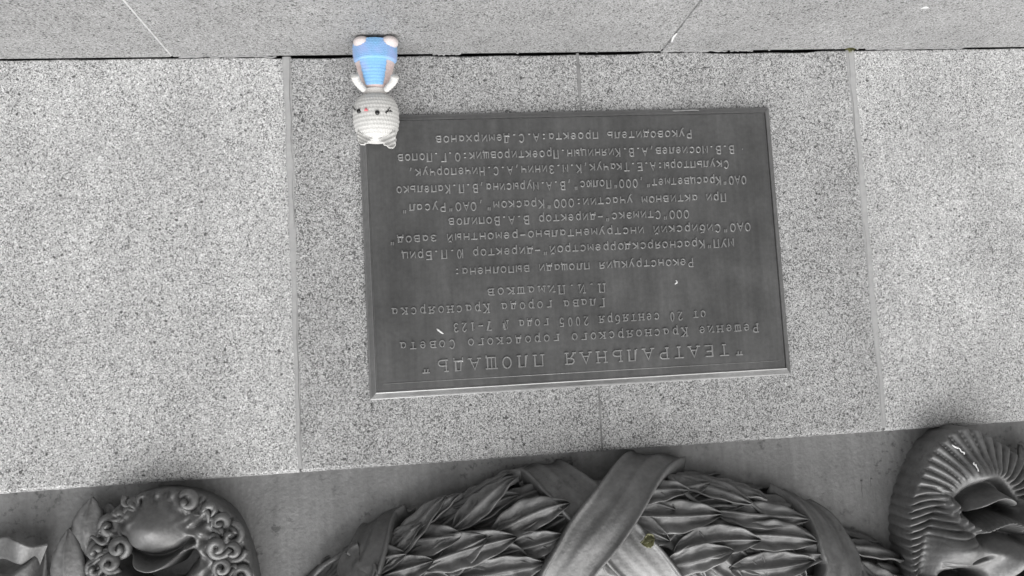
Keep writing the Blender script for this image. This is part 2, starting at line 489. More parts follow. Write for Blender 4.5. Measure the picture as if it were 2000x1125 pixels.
def text_line(txt, p0, p1, cap, serif, wfac=.70, sw=.00105, hgt=.0019):
    """row of raised letters; p0, p1 = plaque positions of the centres of the first and last character"""
    mb = MB(); n = len(txt)
    w = np.linalg.norm(p1 - p0) / (n - 1) * wfac
    q = 0
    for i, ch in enumerate(txt):
        c = p0 + (p1 - p0) * i / (n - 1)
        st = glyph(ch)
        if serif: st = serifs(st, (1, XH))
        jx, jz = rnd.gauss(0, .0002), rnd.gauss(0, .00022)
        for s in st:
            q += 1
            pts = np.array([(c[0] + (x - .5) * w + jx, c[2] + (y - .5) * cap + jz) for x, y in s])
            h = hgt * (1 + .03 * (q % 5))
            T = np.gradient(pts, axis=0); T /= np.linalg.norm(T, axis=1)[:, None] + 1e-12
            Nn = np.stack([-T[:, 1], T[:, 0]], 1)
            pts = pts.copy(); pts[0] -= T[0] * sw * .7; pts[-1] += T[-1] * sw * .7
            # mitre
            mit = np.ones(len(pts))
            for j in range(1, len(pts) - 1):
                a = pts[j] - pts[j - 1]; a /= np.linalg.norm(a) + 1e-12
                cs = abs(a @ T[j]); mit[j] = 1 / max(cs, .55)
            prof = ((-1, .0003), (-.86, -h * .8), (-.5, -h), (.5, -h), (.86, -h * .8), (1, .0003))
            A = np.zeros((len(pts), len(prof), 3))
            for j in range(len(pts)):
                for k2, (o_, y_) in enumerate(prof):
                    A[j, k2] = (pts[j, 0] + Nn[j, 0] * o_ * sw * mit[j], -.0121 + y_, pts[j, 1] + Nn[j, 1] * o_ * sw * mit[j])
            o = len(mb.v); mb.grid(A)
            m_ = len(prof); mb.f.append(tuple(o + z for z in range(m_))); mb.f.append(tuple(o + (len(pts) - 1) * m_ + z for z in range(m_))[::-1])
    ob = mb.build('lettering_row', LETTER, plq, smooth=False, fix=False)
    return ob


ROWS = [
    ('"ТЕАТРАЛЬНАЯ ПЛОЩАДЬ"', (1443, 682), (832, 716), .0155, True),
    ('Решение Красноярского городского Совета', (1475, 641), (788, 677), .0118, True),
    ('от 20 сентября 2005 года N 7-123', (1373, 611), (891, 644), .0118, True),
    ('Глава города Красноярска', (1175, 592), (772, 610), .0118, True),
    ('П.И.Пимашков', (1175, 562), (958, 572), .0118, True),
    ('Реконструкция площади выполнена:', (1348, 512), (893, 533), .0112, False),
    ('МУП"Красноярскдорремстрой"-директор Ю.П.Бриц', (1427, 474), (791, 501), .0112, False),
    ('ОАО"Сибирский инструментально-ремонтный завод"', (1460, 442), (766, 471), .0112, False),
    ('ООО"Стимэкс"-директор В.А.Вопилов', (1340, 416), (882, 437), .0112, False),
    ('При активном участии:ООО"Краском",ОАО"Русал"', (1412, 384), (790, 410), .0112, False),
    ('ОАО"Красцветмет",ООО"Полюс",В.А.Мурысина,В.П.Капелько', (1452, 350), (780, 374), .0112, False),
    ('Скульпторы:А.Е.Ткачук,К.М.Зинич,А.С.Ничепорчук,', (1417, 318), (803, 342), .0112, False),
    ('В.В.Мосиелев,А.В.Кияницын.Проектировщик:О.Г.Попов', (1428, 290), (782, 312), .0112, False),
    ('Руководитель проекта:А.С.Демирханов', (1345, 261), (857, 275), .0112, False),
]
for txt, a, b, cap, ser in ROWS:
    pa, pb = P(*a, -.0125), P(*b, -.0125)
    zz = (pa[2] + pb[2]) / 2; pa[2] = pb[2] = zz      # rows are level on the plaque
    text_line(txt, pa, pb, cap, ser, wfac=.56 if cap > .015 else (.56 if ser else .68), sw=.00105 if cap > .015 else (.0009 if ser else .0010))


# ------------------------------------------------------------------ small marks
def blob(name, px_pts, plane, thick, label, cat, mat=WHITE, group=None, wid=.001):
    pts = np.array([plane(*p) for p in px_pts]); pts = smoothpath(pts, 6)
    m = MB(); n = len(pts)
    m.tube(pts, [wid * (.35 + .75 * math.sin(math.pi * (i + .6) / (n + .2))) * rnd.uniform(.8, 1.2) for i in range(n)], 7)
    o = m.build(name, mat); tag(o, label, cat, group)
    return o


blob('paint_fleck', [(1312, 82), (1315, 72), (1322, 65)], lambda x, y: PL(x, y), .001, 'small white curved chip lying on ledge beside a slab joint', 'chip', wid=.0018)
blob('paint_fleck', [(1798, 17), (1806, 14), (1813, 15)], lambda x, y: PL(x, y), .001, 'small white curved chip at the outer edge of the ledge, far from any joint', 'chip', wid=.0016)
tp = MB(); a, b = P(1313, 211, -.006), P(1364, 209, -.006)
A = np.zeros((2, 14, 3))
for i in range(14):
    q = a + (b - a) * i / 13
    A[0, i] = (q[0], -.0053, PZ0 + .0022 - .0008 * rnd.random()); A[1, i] = (q[0], -.0080, PZ0 + .0040 + .0011 * rnd.random())
tp.grid(A); B = A.copy(); B[..., 1] -= .0005; tp.grid(B, flip=True)
tag(tp.build('tape_strip', WHITE), 'thin torn strip of white tape stuck on lower plaque rim', 'tape')
pl_f = lambda x, y: P(x, y, -.0124)
blob('bird_dropping', [(853, 642), (858, 646), (866, 652)], pl_f, .001, 'white speck beside the date row of the plaque', 'speck', wid=.0014)
blob('bird_dropping', [(1318, 555), (1322, 551), (1320, 547)], pl_f, .001, 'white speck on the empty middle band of the plaque', 'speck', wid=.0012)
m = MB(); q = P(1450, 291, -.0122); m.tube([q + (0, 0, -.0006), q + (0, -.0008, 0), q + (0, 0, .0006)], [.0007, .0009, .0007], 6)
m.build('casting_nub', LETTER, plq)

# moss in the joint at the ledge
moss_o = PL(1657, 97); moss_c = np.array([P(1657, 97)[0], -.003, LEDGE_Z])
m = MB()
for i in range(130):
    a = rnd.uniform(0, 6.28); r_ = rnd.random() ** .6 * .0075; bx, by = moss_c[0] + math.cos(a) * r_ * .8, -.0035 - abs(math.sin(a)) * r_ * .6
    hh = rnd.uniform(.003, .0095) * (1 - r_ / .011)
    dx, dy = rnd.gauss(0, .0018), rnd.gauss(-.0005, .0015); w_ = rnd.uniform(.0004, .0008)
    z0 = LEDGE_Z - .001
    m.add([(bx - w_, by, z0), (bx + w_, by, z0), (bx + dx + w_ * .8, by + dy, z0 + hh * .7), (bx + dx * 1.6, by + dy * 1.6, z0 + hh), (bx + dx - w_ * .8, by + dy, z0 + hh * .7)], [(0, 1, 2, 3, 4)])
tag(m.build('moss_tuft', plain('moss', (.16, .16, .07), .9, .4, 300)), 'small olive moss tuft in the corner of ledge and mortar joint', 'moss')

# grit in the gap between ledge and wall
for px in (873, 1010, 1145, 1165, 1300, 1466, 1500, 1545, 1630, 1672):
    x = P(px, 120 - .015 * px)[0]
    m = MB(); r_ = rnd.uniform(.0008, .0016); A = np.zeros((5, 7, 3))
    for i in range(5):
        for j in range(7):
            a, b = math.pi * i / 4, 2 * math.pi * j / 7; rr = r_ * rnd.uniform(.75, 1.2)
            A[i, j] = (x + rr * math.sin(a) * math.cos(b) * 1.3, -.0035 + rr * math.sin(a) * math.sin(b), LEDGE_Z + r_ * .3 + rr * math.cos(a) * .8)
    m.grid(A, closed_v=True)
    tag(m.build('pebble', SEAL if rnd.random() < .5 else GREYGAP), 'tiny grey crumb of grit lying in the gap between ledge and wall', 'pebble', 'crumbs of grit in the gap')

# ------------------------------------------------------------------ bronze panel above the granite
PY = .012                                   # face of the panel, just behind the granite
pan = thing('bronze_panel', 'grey bronze backing panel above the granite, pitted and drip-stained', 'panel', (0, PY, WTOP))
m = MB(); nx, nz = 90, 26; A = np.zeros((nz, nx, 3))
for i in range(nz):
    for j in range(nx):
        x = -1.6 + 2.9 * j / (nx - 1); z = WTOP - .011 + .52 * i / (nz - 1)
        A[i, j] = (x, PY + .0012 * math.sin(x * 9 + 1) * math.sin(z * 14), z)
m.grid(A)
m.add([(-1.6, PY + .003, WTOP + .509), (1.3, PY + .003, WTOP + .509), (1.3, .5, WTOP + .509), (-1.6, .5, WTOP + .509), (-1.6, .5, WTOP - .011), (1.3, .5, WTOP - .011), (-1.6, PY, WTOP - .011), (1.3, PY, WTOP - .011)],
      [(0, 1, 2, 3), (3, 2, 5, 4), (0, 3, 4, 6), (1, 7, 5, 2)])
m.build('panel_sheet', BRZ_PANEL, pan)
for (x, y0, y1) in ((1683, 938, 972), (1701, 935, 950), (1738, 1005, 1030), (1704, 1000, 1012), (420, 958, 976)):
    a, b = P(x, y0, PY), P(x + 1, y1, PY)
    pts = [a + (b - a) * t_ + np.array([rnd.gauss(0, .0003), -.0002, 0]) for t_ in np.linspace(0, 1, 8)]
    m = MB(); m.tube(pts, [.0016, .0010, .0008, .0007, .0008, .0007, .0007, .0009], 6); m.build('drip', BRZ_PANEL, pan)


# ---- relief helpers
def seg_dist(px, py, pts):
    dmin = np.full(px.shape, 1e9)
    for (x0, y0), (x1, y1) in zip(pts[:-1], pts[1:]):
        dx, dy = x1 - x0, y1 - y0; t_ = np.clip(((px - x0) * dx + (py - y0) * dy) / (dx * dx + dy * dy + 1e-9), 0, 1)
        dmin = np.minimum(dmin, np.hypot(px - x0 - t_ * dx, py - y0 - t_ * dy))
    return dmin


def ridge(px, py, pts, w):
    pts = smoothpath(np.array(pts, float), 5)
    return np.exp(-(seg_dist(px, py, pts) / w) ** 2)


def gau(px, py, cx, cy, sx, sy): return np.exp(-((px - cx) / sx) ** 2 - ((py - cy) / sy) ** 2)


def polar_relief(center, outline, rim, hfun, nr=70, na=300, scallop=None):
    """relief whose rim stands 'rim' metres off the panel; closed back to the panel by its side wall"""
    pts = np.array(outline, float); pts = np.vstack([pts, pts[:1]])
    q = np.vstack([pts[-2], pts, pts[1]])
    out = []
    for i in range(1, len(q) - 2):
        for t_ in np.linspace(0, 1, 20, endpoint=False):
            a, b, c, e = q[i - 1], q[i], q[i + 1], q[i + 2]
            out.append(.5 * ((2 * b) + (c - a) * t_ + (2 * a - 5 * b + 4 * c - e) * t_ ** 2 + (3 * b - a - 3 * c + e) * t_ ** 3))
    out = np.array(out); cx, cy = center
    ang = np.unwrap(np.arctan2(out[:, 1] - cy, out[:, 0] - cx)); rad = np.hypot(out[:, 1] - cy, out[:, 0] - cx)
    if ang[-1] < ang[0]: ang, rad = -ang[::1], rad; sgn = -1
    else: sgn = 1
    th = np.linspace(ang[0], ang[0] + 2 * math.pi, na, endpoint=False)
    rr = np.interp(th, np.append(ang, ang[0] + 2 * math.pi), np.append(rad, rad[0])); th = th * sgn
    if scallop is not None: rr = rr + scallop(th)
    t_ = np.linspace(0.0, 1, nr)[:, None]
    X = cx + np.cos(th)[None] * rr[None] * t_; Y = cy + np.sin(th)[None] * rr[None] * t_
    H = hfun(X, Y, np.broadcast_to(t_, X.shape))
    roll = .007 * (1 - np.clip((t_ - .985) / .015, 0, 1) ** 2) - .007
    base = Pv(X, Y, -rim)
    base[..., 1] = PY - rim - (H + roll)
    sk1 = base[-1:].copy(); sk1[..., 1] = PY - rim * .45
    sk2 = base[-1:].copy(); sk2[..., 1] = PY + .004
    m = MB(); m.grid(np.concatenate([base, sk1, sk2]), closed_v=True)
    return m


def ss(a, b, x): t_ = np.clip((x - a) / (b - a), 0, 1); return t_ * t_ * (3 - 2 * t_)


def leaf_px(base, tip, wid, y, lift=.012, bend=0.0, mb=None, cup=.25):
    """free leaf given by its base and tip in the picture at depth y"""
    a, b = P(*base, y), P(*tip, y); d_ = b - a; Ln = np.linalg.norm(d_); d_ /= Ln
    n_ = np.array([-d_[2], 0, d_[0]]); W = wid / 1500 * abs(y - CAM[1])
    nu, nv = 16, 9; A = np.zeros((nu, nv, 3)); B = np.zeros((nu, nv, 3))
    for i in range(nu):
        u = i / (nu - 1); w_ = W * (math.sin(math.pi * min(1, u ** .85)) ** .8) * .5 + .0004
        for j in range(nv):
            v = -1 + 2 * j / (nv - 1)
            h = lift * math.sin(math.pi * (.15 + .7 * u)) - cup * w_ * abs(v) ** 1.3 * 1.2 + .0034 * math.exp(-(v / .11) ** 2) - .0022 * math.exp(-((abs(v) - .3) / .15) ** 2) + .0010 * math.cos(u * 30 - abs(v) * 7)
            p_ = a + d_ * Ln * u + n_ * (v * w_ + bend * math.sin(math.pi * u) * Ln)
            A[i, j] = p_ + np.array([0, -h, 0]); B[i, j] = p_ + np.array([0, -h + .004, 0])
    m = mb or MB()
    C = np.concatenate([A, B[:, ::-1]], axis=1)
    m.grid(C, closed_v=True)
    return m


# ------------------------------------------------------------------ weeping mask (left in the photograph)
out1 = [(200, 1018), (238, 980), (300, 960), (352, 962), (400, 976), (446, 1008), (474, 1060), (492, 1125), (498, 1200), (465, 1290), (400, 1340), (320, 1348), (240, 1320), (190, 1240), (172, 1150), (172, 1075)]


def h1(x, y, t_):
    h = .016 * (1 - t_ ** 2)
    h += .026 * gau(x, y, 305, 1024, 52, 40)
    face = gau(x, y, 312, 1130, 95, 150)
    h += .012 * face
    h -= .016 * ridge(x, y, [(243, 1058), (268, 1076), (310, 1083), (347, 1073), (374, 1055)], 8)
    h += .026 * ridge(x, y, [(258, 1078), (285, 1095), (312, 1101), (342, 1090), (368, 1068)], 6.5)
    h -= .080 * ridge(x, y, [(252, 1094), (270, 1122), (310, 1132), (347, 1118), (368, 1090)], 15)
    h -= .040 * ridge(x, y, [(275, 1140), (310, 1150), (340, 1140)], 16)
    h += .014 * ridge(x, y, [(240, 1120), (275, 1158), (310, 1166), (345, 1158), (378, 1118)], 8)
    h += .030 * gau(x, y, 311, 1205, 24, 42) + .012 * gau(x, y, 311, 1190, 40, 16)
    for sx in (-1, 1):
        h += .014 * gau(x, y, 311 + sx * 62, 1195, 32, 34)
        h -= .034 * gau(x, y, 311 + sx * 52, 1245, 27, 14)
        h += .014 * ridge(x, y, [(311 + sx * 20, 1262), (311 + sx * 55, 1276), (311 + sx * 92, 1252)], 9)
    # beard strands under the chin
    a = np.arctan2(y - 1040, x - 305); r_ = np.hypot(x - 305, y - 1040)
    wgt = ss(58, 78, r_) * ss(1075, 1030, y)
    h += wgt * .009 * (np.abs(np.cos(a * 8 + .5 * np.sin(r_ / 14))) - .5)
    h += ss(70, 90, np.hypot((x - 312) * .95, (y - 1140) * .55)) * .004 * np.sin(x * .21 + np.sin(y * .13)) * np.sin(y * .17 + 1)
    return h


wm = thing('theatre_mask', 'grey bronze mask with downturned open mouth, smooth chin and curly beard', 'mask', P(320, 1100, 0))
polar_relief((322, 1120), out1, .034, h1).build('mask_face', BRZ, wm)


def curl(px, py, r_px, turns, start, y, dirn, rt=.0042):
    c = P(px, py, y); r_ = r_px / 1500 * (y - CAM[1]); n = 34; pts = []; rads = []
    for i in range(n):
        t_ = i / (n - 1); a = start + dirn * t_ * turns * 2 * math.pi; q_ = r_ * (1 - .86 * t_)
        pts.append(c + np.array([math.cos(a) * q_, .010 * (1 - t_) ** 1.0 - .004 * t_, math.sin(a) * q_])); rads.append(rt * (.8 + .5 * math.sin(math.pi * (.15 + .7 * t_))) * (1 - .12 * t_))
    m = MB(); m.tube(pts, rads, 8); return m


CR2 = random.Random(11)
for ring, (rf, cnt, rp) in enumerate(((.95, 25, 18), (.74, 18, 17))):
    for q in range(cnt):
        a = 2 * math.pi * (q + .5 * ring) / cnt + CR2.uniform(-.06, .06)
        if ring and -2.45 < a - 2 * math.pi < -.75: continue       # the chin stays clear
        cx, cy = 326 + math.cos(a) * 148 * rf * CR2.uniform(.95, 1.04), 1126 + math.sin(a) * 166 * rf * CR2.uniform(.95, 1.04)
        if not ring and 262 < cx < 352 and cy < 1010: continue
        if ring and 230 < cx < 385 and cy < 1260: continue
        y = PY - .034 - (.012 if ring == 0 else .024) + CR2.uniform(-.004, .004)
        curl(cx, cy, rp * CR2.uniform(.85, 1.25), CR2.uniform(1.0, 1.6), CR2.uniform(0, 6.28), y, CR2.choice((-1, 1)), .0042 * CR2.uniform(.85, 1.25)).build('beard_curl', BRZ, wm)

LR = random.Random(3)
for q in range(46):
    a = -math.pi * 1.02 + (math.pi * 1.55) * q / 45 + LR.gauss(0, .04)
    if math.sin(a) > .75: continue
    rr0 = LR.uniform(.70, .98)
    cx, cy = 322 + math.cos(a) * 150 * rr0, 1108 + math.sin(a) * 146 * rr0
    y = PY - .040 - .016 * max(0, 1 - rr0)
    c = P(cx, cy, y); L_ = LR.uniform(.014, .026); dr = a + LR.uniform(-.9, .9)
    ux, uz = -math.cos(dr), -math.sin(dr)
    ux, uz = float(ux), float(uz); sg = LR.choice((-1, 1)); pts = []
    for t_ in np.linspace(0, 1, 14):
        o_ = sg * math.sin(t_ * 5.2) * .0045
        pts.append(c + np.array([ux * L_ * (t_ - .5) - uz * o_, -.004 * math.sin(t_ * math.pi), uz * L_ * (t_ - .5) + ux * o_]))
    m = MB(); m.tube(pts, [.0042 * (1 - .6 * t_) for t_ in np.linspace(0, 1, 14)], 7); m.build('beard_lock', BRZ, wm)
# leaves beside the weeping mask
spr = thing('leaf_spray', 'grey bronze spray of pointed leaves beside the weeping mask', 'leaf spray', P(160, 1080, 0))
for (b_, t_, w_, y, bd) in (((176, 1085), (183, 970), 60, -.012, .03), ((222, 1050), (214, 982), 44, -.004, 0), ((140, 1175), (138, 1030), 58, -.014, .02), ((168, 1180), (163, 1075), 44, -.006, -.02), ((104, 1230), (112, 1120), 50, -.008, 0)):
    leaf_px(b_, t_, w_, y, bend=bd).build('leaf', BRZ, spr)
m = MB(); m.tube([P(220, 1090, -.004), P(185, 1110, -.006), P(150, 1170, -.006), P(120, 1240, -.004)], [.003, .004, .005, .005], 8); m.build('stem', BRZ, spr)

# fluttering ribbon end at the far left
rib = thing('ribbon_tail', 'grey bronze wavy ribbon end at the outer left of the relief', 'ribbon', P(30, 1100, 0))


def ribbon_sheet(edge_a, edge_b, yprof, nv=9):
    a = smoothpath(np.array(edge_a, float), 10); b = smoothpath(np.array(edge_b, float), 10); n = len(a)
    A = np.zeros((n, nv, 3)); B = np.zeros((n, nv, 3))
    for i in range(n):
        for j in range(nv):
            v = j / (nv - 1); p_ = a[i] * (1 - v) + b[i] * v; y = yprof(i / (n - 1), v)
            A[i, j] = P(p_[0], p_[1], y); B[i, j] = P(p_[0], p_[1], y + .004)
    m = MB(); m.grid(np.concatenate([A, B[:, ::-1]], 1), closed_v=True)
    return m


ribbon_sheet([(-90, 1075), (-40, 1060), (10, 1047), (30, 1055), (60, 1066), (95, 1060)], [(-90, 1140), (-40, 1120), (0, 1092), (30, 1100), (55, 1108), (70, 1125)],
             lambda u, v: -.020 + .010 * math.sin(u * 7.5) + .010 * v).build('ribbon_fold', BRZ, rib)
ribbon_sheet([(-60, 1120), (-20, 1112), (15, 1122), (45, 1105), (75, 1080), (90, 1072)], [(-60, 1220), (-10, 1215), (20, 1200), (60, 1180), (78, 1160), (92, 1140)],
             lambda u, v: -.010 + .012 * math.cos(u * 6 + v)).build('ribbon_fold', BRZ, rib)

# ------------------------------------------------------------------ laughing mask (right in the photograph)
out2 = [(1786, 1040), (1792, 985), (1810, 932), (1836, 880), (1867, 850), (1903, 838), (1947, 857), (1988, 886), (2030, 926), (2056, 985), (2062, 1045), (2055, 1130), (2025, 1220), (1965, 1270), (1900, 1270), (1835, 1225), (1798, 1130)]


def h2(x, y, t_):
    h = .020 * (1 - t_ ** 2)
    h += .020 * gau(x, y, 1908, 925, 40, 24)
    h -= .020 * ridge(x, y, [(1868, 1000), (1884, 966), (1904, 949), (1926, 942), (1954, 952), (1978, 985)], 8)
    h += .030 * ridge(x, y, [(1884, 998), (1902, 976), (1926, 965), (1950, 972), (1974, 994)], 8)
    h -= .060 * ridge(x, y, [(1884, 1006), (1908, 993), (1938, 989), (1970, 998)], 10)
    h += .026 * ridge(x, y, [(1862, 985), (1872, 1008), (1888, 1024), (1912, 1020), (1945, 1010), (1978, 1020), (2000, 1010), (2004, 990)], 10) * (1 + .14 * np.sin(x * .75 + y * .3))
    h -= .020 * ridge(x, y, [(1892, 1045), (1918, 1036), (1945, 1038), (1978, 1046)], 8)
    h += .040 * gau(x, y, 1952, 1085, 20, 38) + .016 * gau(x, y, 1918, 1072, 18, 18) + .016 * gau(x, y, 1985, 1072, 18, 18)
    for cx, sx in ((1860, 1), (2030, -1)):
        h += .036 * gau(x, y, cx + sx * 3, 1064, 42, 36)
        h -= .014 * ridge(x, y, [(cx - sx * 46, 1125), (cx - sx * 44, 1065), (cx - sx * 30, 1012), (cx + sx * 2, 980)], 13)
        h -= .003 * ridge(x, y, [(cx - sx * 22, 1097), (cx + sx * 12, 1097)], 3)
        h -= .003 * ridge(x, y, [(cx - sx * 20, 1105), (cx + sx * 10, 1106)], 3)
        h -= .012 * ridge(x, y, [(cx + sx * 30, 1092), (cx + sx * 50, 1082)], 5)
        h -= .046 * ridge(x, y, [(cx - sx * 4, 1130), (cx + sx * 22, 1124), (cx + sx * 44, 1130)], 13)
        h += .016 * ridge(x, y, [(cx - sx * 30, 1145), (cx, 1165), (cx + sx * 45, 1160)], 9)
    # combed beard, strands sweeping out from the mouth
    a = np.arctan2(y - 990, x - 1922); r_ = np.hypot(x - 1922, y - 990)
    wgt = np.maximum(ss(62, 80, r_) * ss(1060, 1030, y), ss(100, 126, np.abs(x - 1922)) * ss(1190, 1150, y)) * (1 - .92 * gau(x, y, 1905, 928, 32, 16))
    hor = ss(940, 985, y)
    ph = a * 21 + .9 * np.sin(r_ / 24 + 1)
    ph2 = y * .235 + .05 * (x - 1922) + .9 * np.sin(x * .07)
    st = (np.abs(np.sin(ph)) ** .7) * (1 - hor) + (np.abs(np.sin(ph2)) ** .7) * hor
    h += wgt * (.0115 * (st - .5))
    return h


lm = thing('theatre_mask', 'grey bronze mask with grinning mouth, full cheeks and combed ridged beard', 'mask', P(1925, 1050, 0))
polar_relief((1922, 1040), out2, .048, h2, nr=120, na=460, scallop=lambda th: 3.6 * np.abs(np.sin(th * 21))).build('mask_face', BRZ, lm)
for (a_, b_) in (((1856, 868), (1880, 885)), ((1898, 902), (1908, 918))):
    pts = [P(a_[0] + (b_[0] - a_[0]) * t_, a_[1] + (b_[1] - a_[1]) * t_, PY - .048 - .026) + np.array([rnd.gauss(0, .0008), rnd.gauss(0, .0006) - .004, rnd.gauss(0, .0006)]) for t_ in np.linspace(0, 1, 9)]
    m = MB(); m.tube(pts, [.0007 + .0009 * rnd.random() for _ in pts], 6)
    tag(m.build('bird_dropping', plain('chalky_white', .6, .9)), 'white streak on the rim of the ridged beard' if a_[0] < 1890 else 'white streak on the chin of the grinning mask', 'streak')
sp2 = thing('leaf_spray', 'grey bronze leaf tips beyond the grinning mask at the right edge', 'leaf spray', P(2010, 900, 0))
for (b_, t_, w_, y, bd) in (((2010, 960), (1988, 868), 34, -.006, .02), ((2040, 970), (2012, 845), 46, -.016, 0), ((2075, 990), (2070, 880), 46, -.012, 0)):
    leaf_px(b_, t_, w_, y, bend=bd).build('leaf', BRZ, sp2)

# ------------------------------------------------------------------ laurel garland
gar = thing('laurel_garland', 'thick grey bronze laurel garland bound with crossed ribbons, hanging between two masks', 'garland', P(1200, 1000, 0))
EDGE_IN = 20
edge = [(430, 1330), (500, 1235), (585, 1135), (670, 1068), (745, 1018), (835, 977), (925, 945), (1005, 920), (1090, 908), (1200, 902), (1300, 904), (1390, 918), (1490, 945), (1580, 980), (1650, 1020), (1720, 1062), (1790, 1115), (1860, 1185), (1930, 1290)]
ep = smoothpath(np.array([P(x, y, -.018)[[0, 2]] for x, y in [(a_, b_ + EDGE_IN) for a_, b_ in edge]]), 14)
# resample evenly; s = 0..1
seg = np.r_[0, np.cumsum(np.linalg.norm(np.diff(ep, axis=0), axis=1))]; LEN = seg[-1]
SS = np.linspace(0, 1, 400)
ex = np.interp(SS * LEN, seg, ep[:, 0]); ez = np.interp(SS * LEN, seg, ep[:, 1])
for _ in range(30):
    ex[1:-1] = .25 * ex[:-2] + .5 * ex[1:-1] + .25 * ex[2:]; ez[1:-1] = .25 * ez[:-2] + .5 * ez[1:-1] + .25 * ez[2:]
tx, tz = np.gradient(ex), np.gradient(ez); tn = np.hypot(tx, tz); tx /= tn; tz /= tn
# outward normal points down, away from the body
nx_, nz_ = tz.copy(), -tx.copy()
if nz_[200] > 0: nx_, nz_ = -nx_, -nz_
RAD = .088 - .020 * np.abs(SS - .5) ** 1.5 * 2.8
DEP = .058
cxs, czs = ex - nx_ * RAD, ez - nz_ * RAD


def GP(s, phi, h=0.0):
    """point on the garland: s along it, phi round it (pi/2 = lower edge, 0 = front), h above the body"""
    s = np.clip(s, 0, 1); I = lambda arr: np.interp(s, SS, arr)
    r_ = I(RAD)
    a = (r_ + h) * np.sin(phi); dd = (DEP + h) * np.cos(phi)
    return np.stack([I(cxs) + I(nx_) * a, np.broadcast_to(PY - .004, np.shape(a)) - dd, I(czs) + I(nz_) * a], -1)


# lookup picture -> (s, phi)
gs, gp = np.meshgrid(np.linspace(0, 1, 420), np.linspace(-1.2, 1.75, 200), indexing='ij')
gpx = proj(GP(gs, gp, .006)).reshape(-1, 2); gsr, gpr = gs.ravel(), gp.ravel()


def inv(px, py):
    i = np.argmin((gpx[:, 0] - px) ** 2 + (gpx[:, 1] - py) ** 2); return gsr[i], gpr[i]


s_ = np.linspace(0, 1, 200); f_ = np.linspace(-1.7, 1.75, 44)
g1, g2 = np.meshgrid(s_, f_, indexing='ij')
rough = .002 * np.sin(g1 * 190 + 3 * np.sin(g2 * 5)) * np.sin(g2 * 17 + g1 * 40)
m = MB(); m.grid(GP(g1, g2, rough - .020)); m.build('garland_body', BRZ, gar)


def band(path, halfw, h0, lip=.004, name='ribbon_band'):
    """flat ribbon over the garland. path = picture points of its middle"""
    sp = np.array([inv(*p) for p in path[1:-1]])
    sp = np.vstack([path[0] if len(path[0]) == 2 and abs(path[0][0]) <= 1 else inv(*path[0]), sp, path[-1] if abs(path[-1][0]) <= 1 else inv(*path[-1])])
    c = smoothpath(sp, 14); n = len(c)
    M_ = np.array([LEN, .075])
    T = np.gradient(c * M_, axis=0); T /= np.linalg.norm(T, axis=1)[:, None]; Nn = np.stack([-T[:, 1], T[:, 0]], 1)
    nv = 31; A = np.zeros((n, nv, 3)); B = np.zeros((n, nv, 3))
    for j in range(nv):
        v = -1 + 2 * j / (nv - 1)
        q = c + (Nn * (halfw * v)) / M_
        lipb = lip * 1.3 * (math.exp(-((abs(v) - .92) / .075) ** 2))
        crease = .0026 * math.sin(v * 6 + 1) + .0018 * np.sin(np.arange(n) * .15 + v * 4) + .0009 * np.sin(np.arange(n) * .06 + v * 14)
        hh = h0 + lipb + crease * (1 - abs(v)) * .6
        A[:, j] = GP(q[:, 0], q[:, 1], hh); B[:, j] = GP(q[:, 0], q[:, 1], -.010)
    m = MB(); m.grid(np.concatenate([A, B[:, ::-1]], 1), closed_v=True)
    m.f.append(tuple(range(2 * nv))); m.f.append(tuple((n - 1) * 2 * nv + i for i in range(2 * nv))[::-1])
    return m.build(name, BRZ, gar)


def sphi(px, py, phi):      # same s as a picture point, at another angle
    return (inv(px, py)[0], phi)


band([sphi(1000, 915, 1.72), (1040, 918), (1090, 945), (1140, 985), (1190, 1035), (1240, 1085), sphi(1330, 1120, -.9)], .030, .013)
band([sphi(1305, 905, 1.72), (1262, 920), (1222, 965), (1180, 1015), (1140, 1060), (1105, 1105), sphi(1040, 1120, -.9)], .030, .022)
band([sphi(775, 995, 1.72), (752, 1018), (728, 1060), (712, 1100), (705, 1122), sphi(690, 1120, -.6)], .027, .014)
band([sphi(1510, 945, 1.72), (1545, 965), (1592, 1010), (1620, 1060), (1638, 1110), sphi(1655, 1120, -.6)], .027, .014)


# leaves: (s, phi) cells between the bands
def gleaf(s0, p0, ang, Ln, W, h0, tilt, sgn):
    nu, nv = 36, 19; A = np.zeros((nu, nv, 3)); B = np.zeros((nu, nv, 3)); ca, sa = math.cos(ang), math.sin(ang)
    bend = rnd.uniform(-.14, .14); ruf = rnd.uniform(0, 6)
    for i in range(nu):
        u = i / (nu - 1); w_ = W * .5 * (math.sin(math.pi * min(1, u ** .8)) ** .75) * (1 + .03 * math.sin(u * 24 + ruf)) + .0003
        for j in range(nv):
            v = -1 + 2 * j / (nv - 1)
            lx = u * Ln; ly = v * w_ + bend * Ln * (u - u * u)
            ds = (lx * ca - ly * sa) / LEN; dp = (lx * sa + ly * ca) / .080
            h = h0 + tilt * u ** 1.3 + .0062 * math.exp(-(v / .10) ** 2) * (1 - .6 * u) - .0046 * math.exp(-((abs(v) - .42) / .28) ** 2) + .0011 * math.sin(u * 26 - abs(v) * 6 + ruf) * abs(v) ** .7 + .0018 * abs(v) ** 4 - .004 * max(0, u - .85) * 6 + .0015 * math.sin(u * 7 + v * 2 + ruf)
            A[i, j] = GP(s0 + ds, p0 + dp, h); B[i, j] = GP(s0 + ds, p0 + dp, h - .0032)
    m = MB(); m.grid(np.concatenate([A, B[:, ::-1]], 1), closed_v=True)
    return m


def limits(px): return inv(px, 1050)[0]


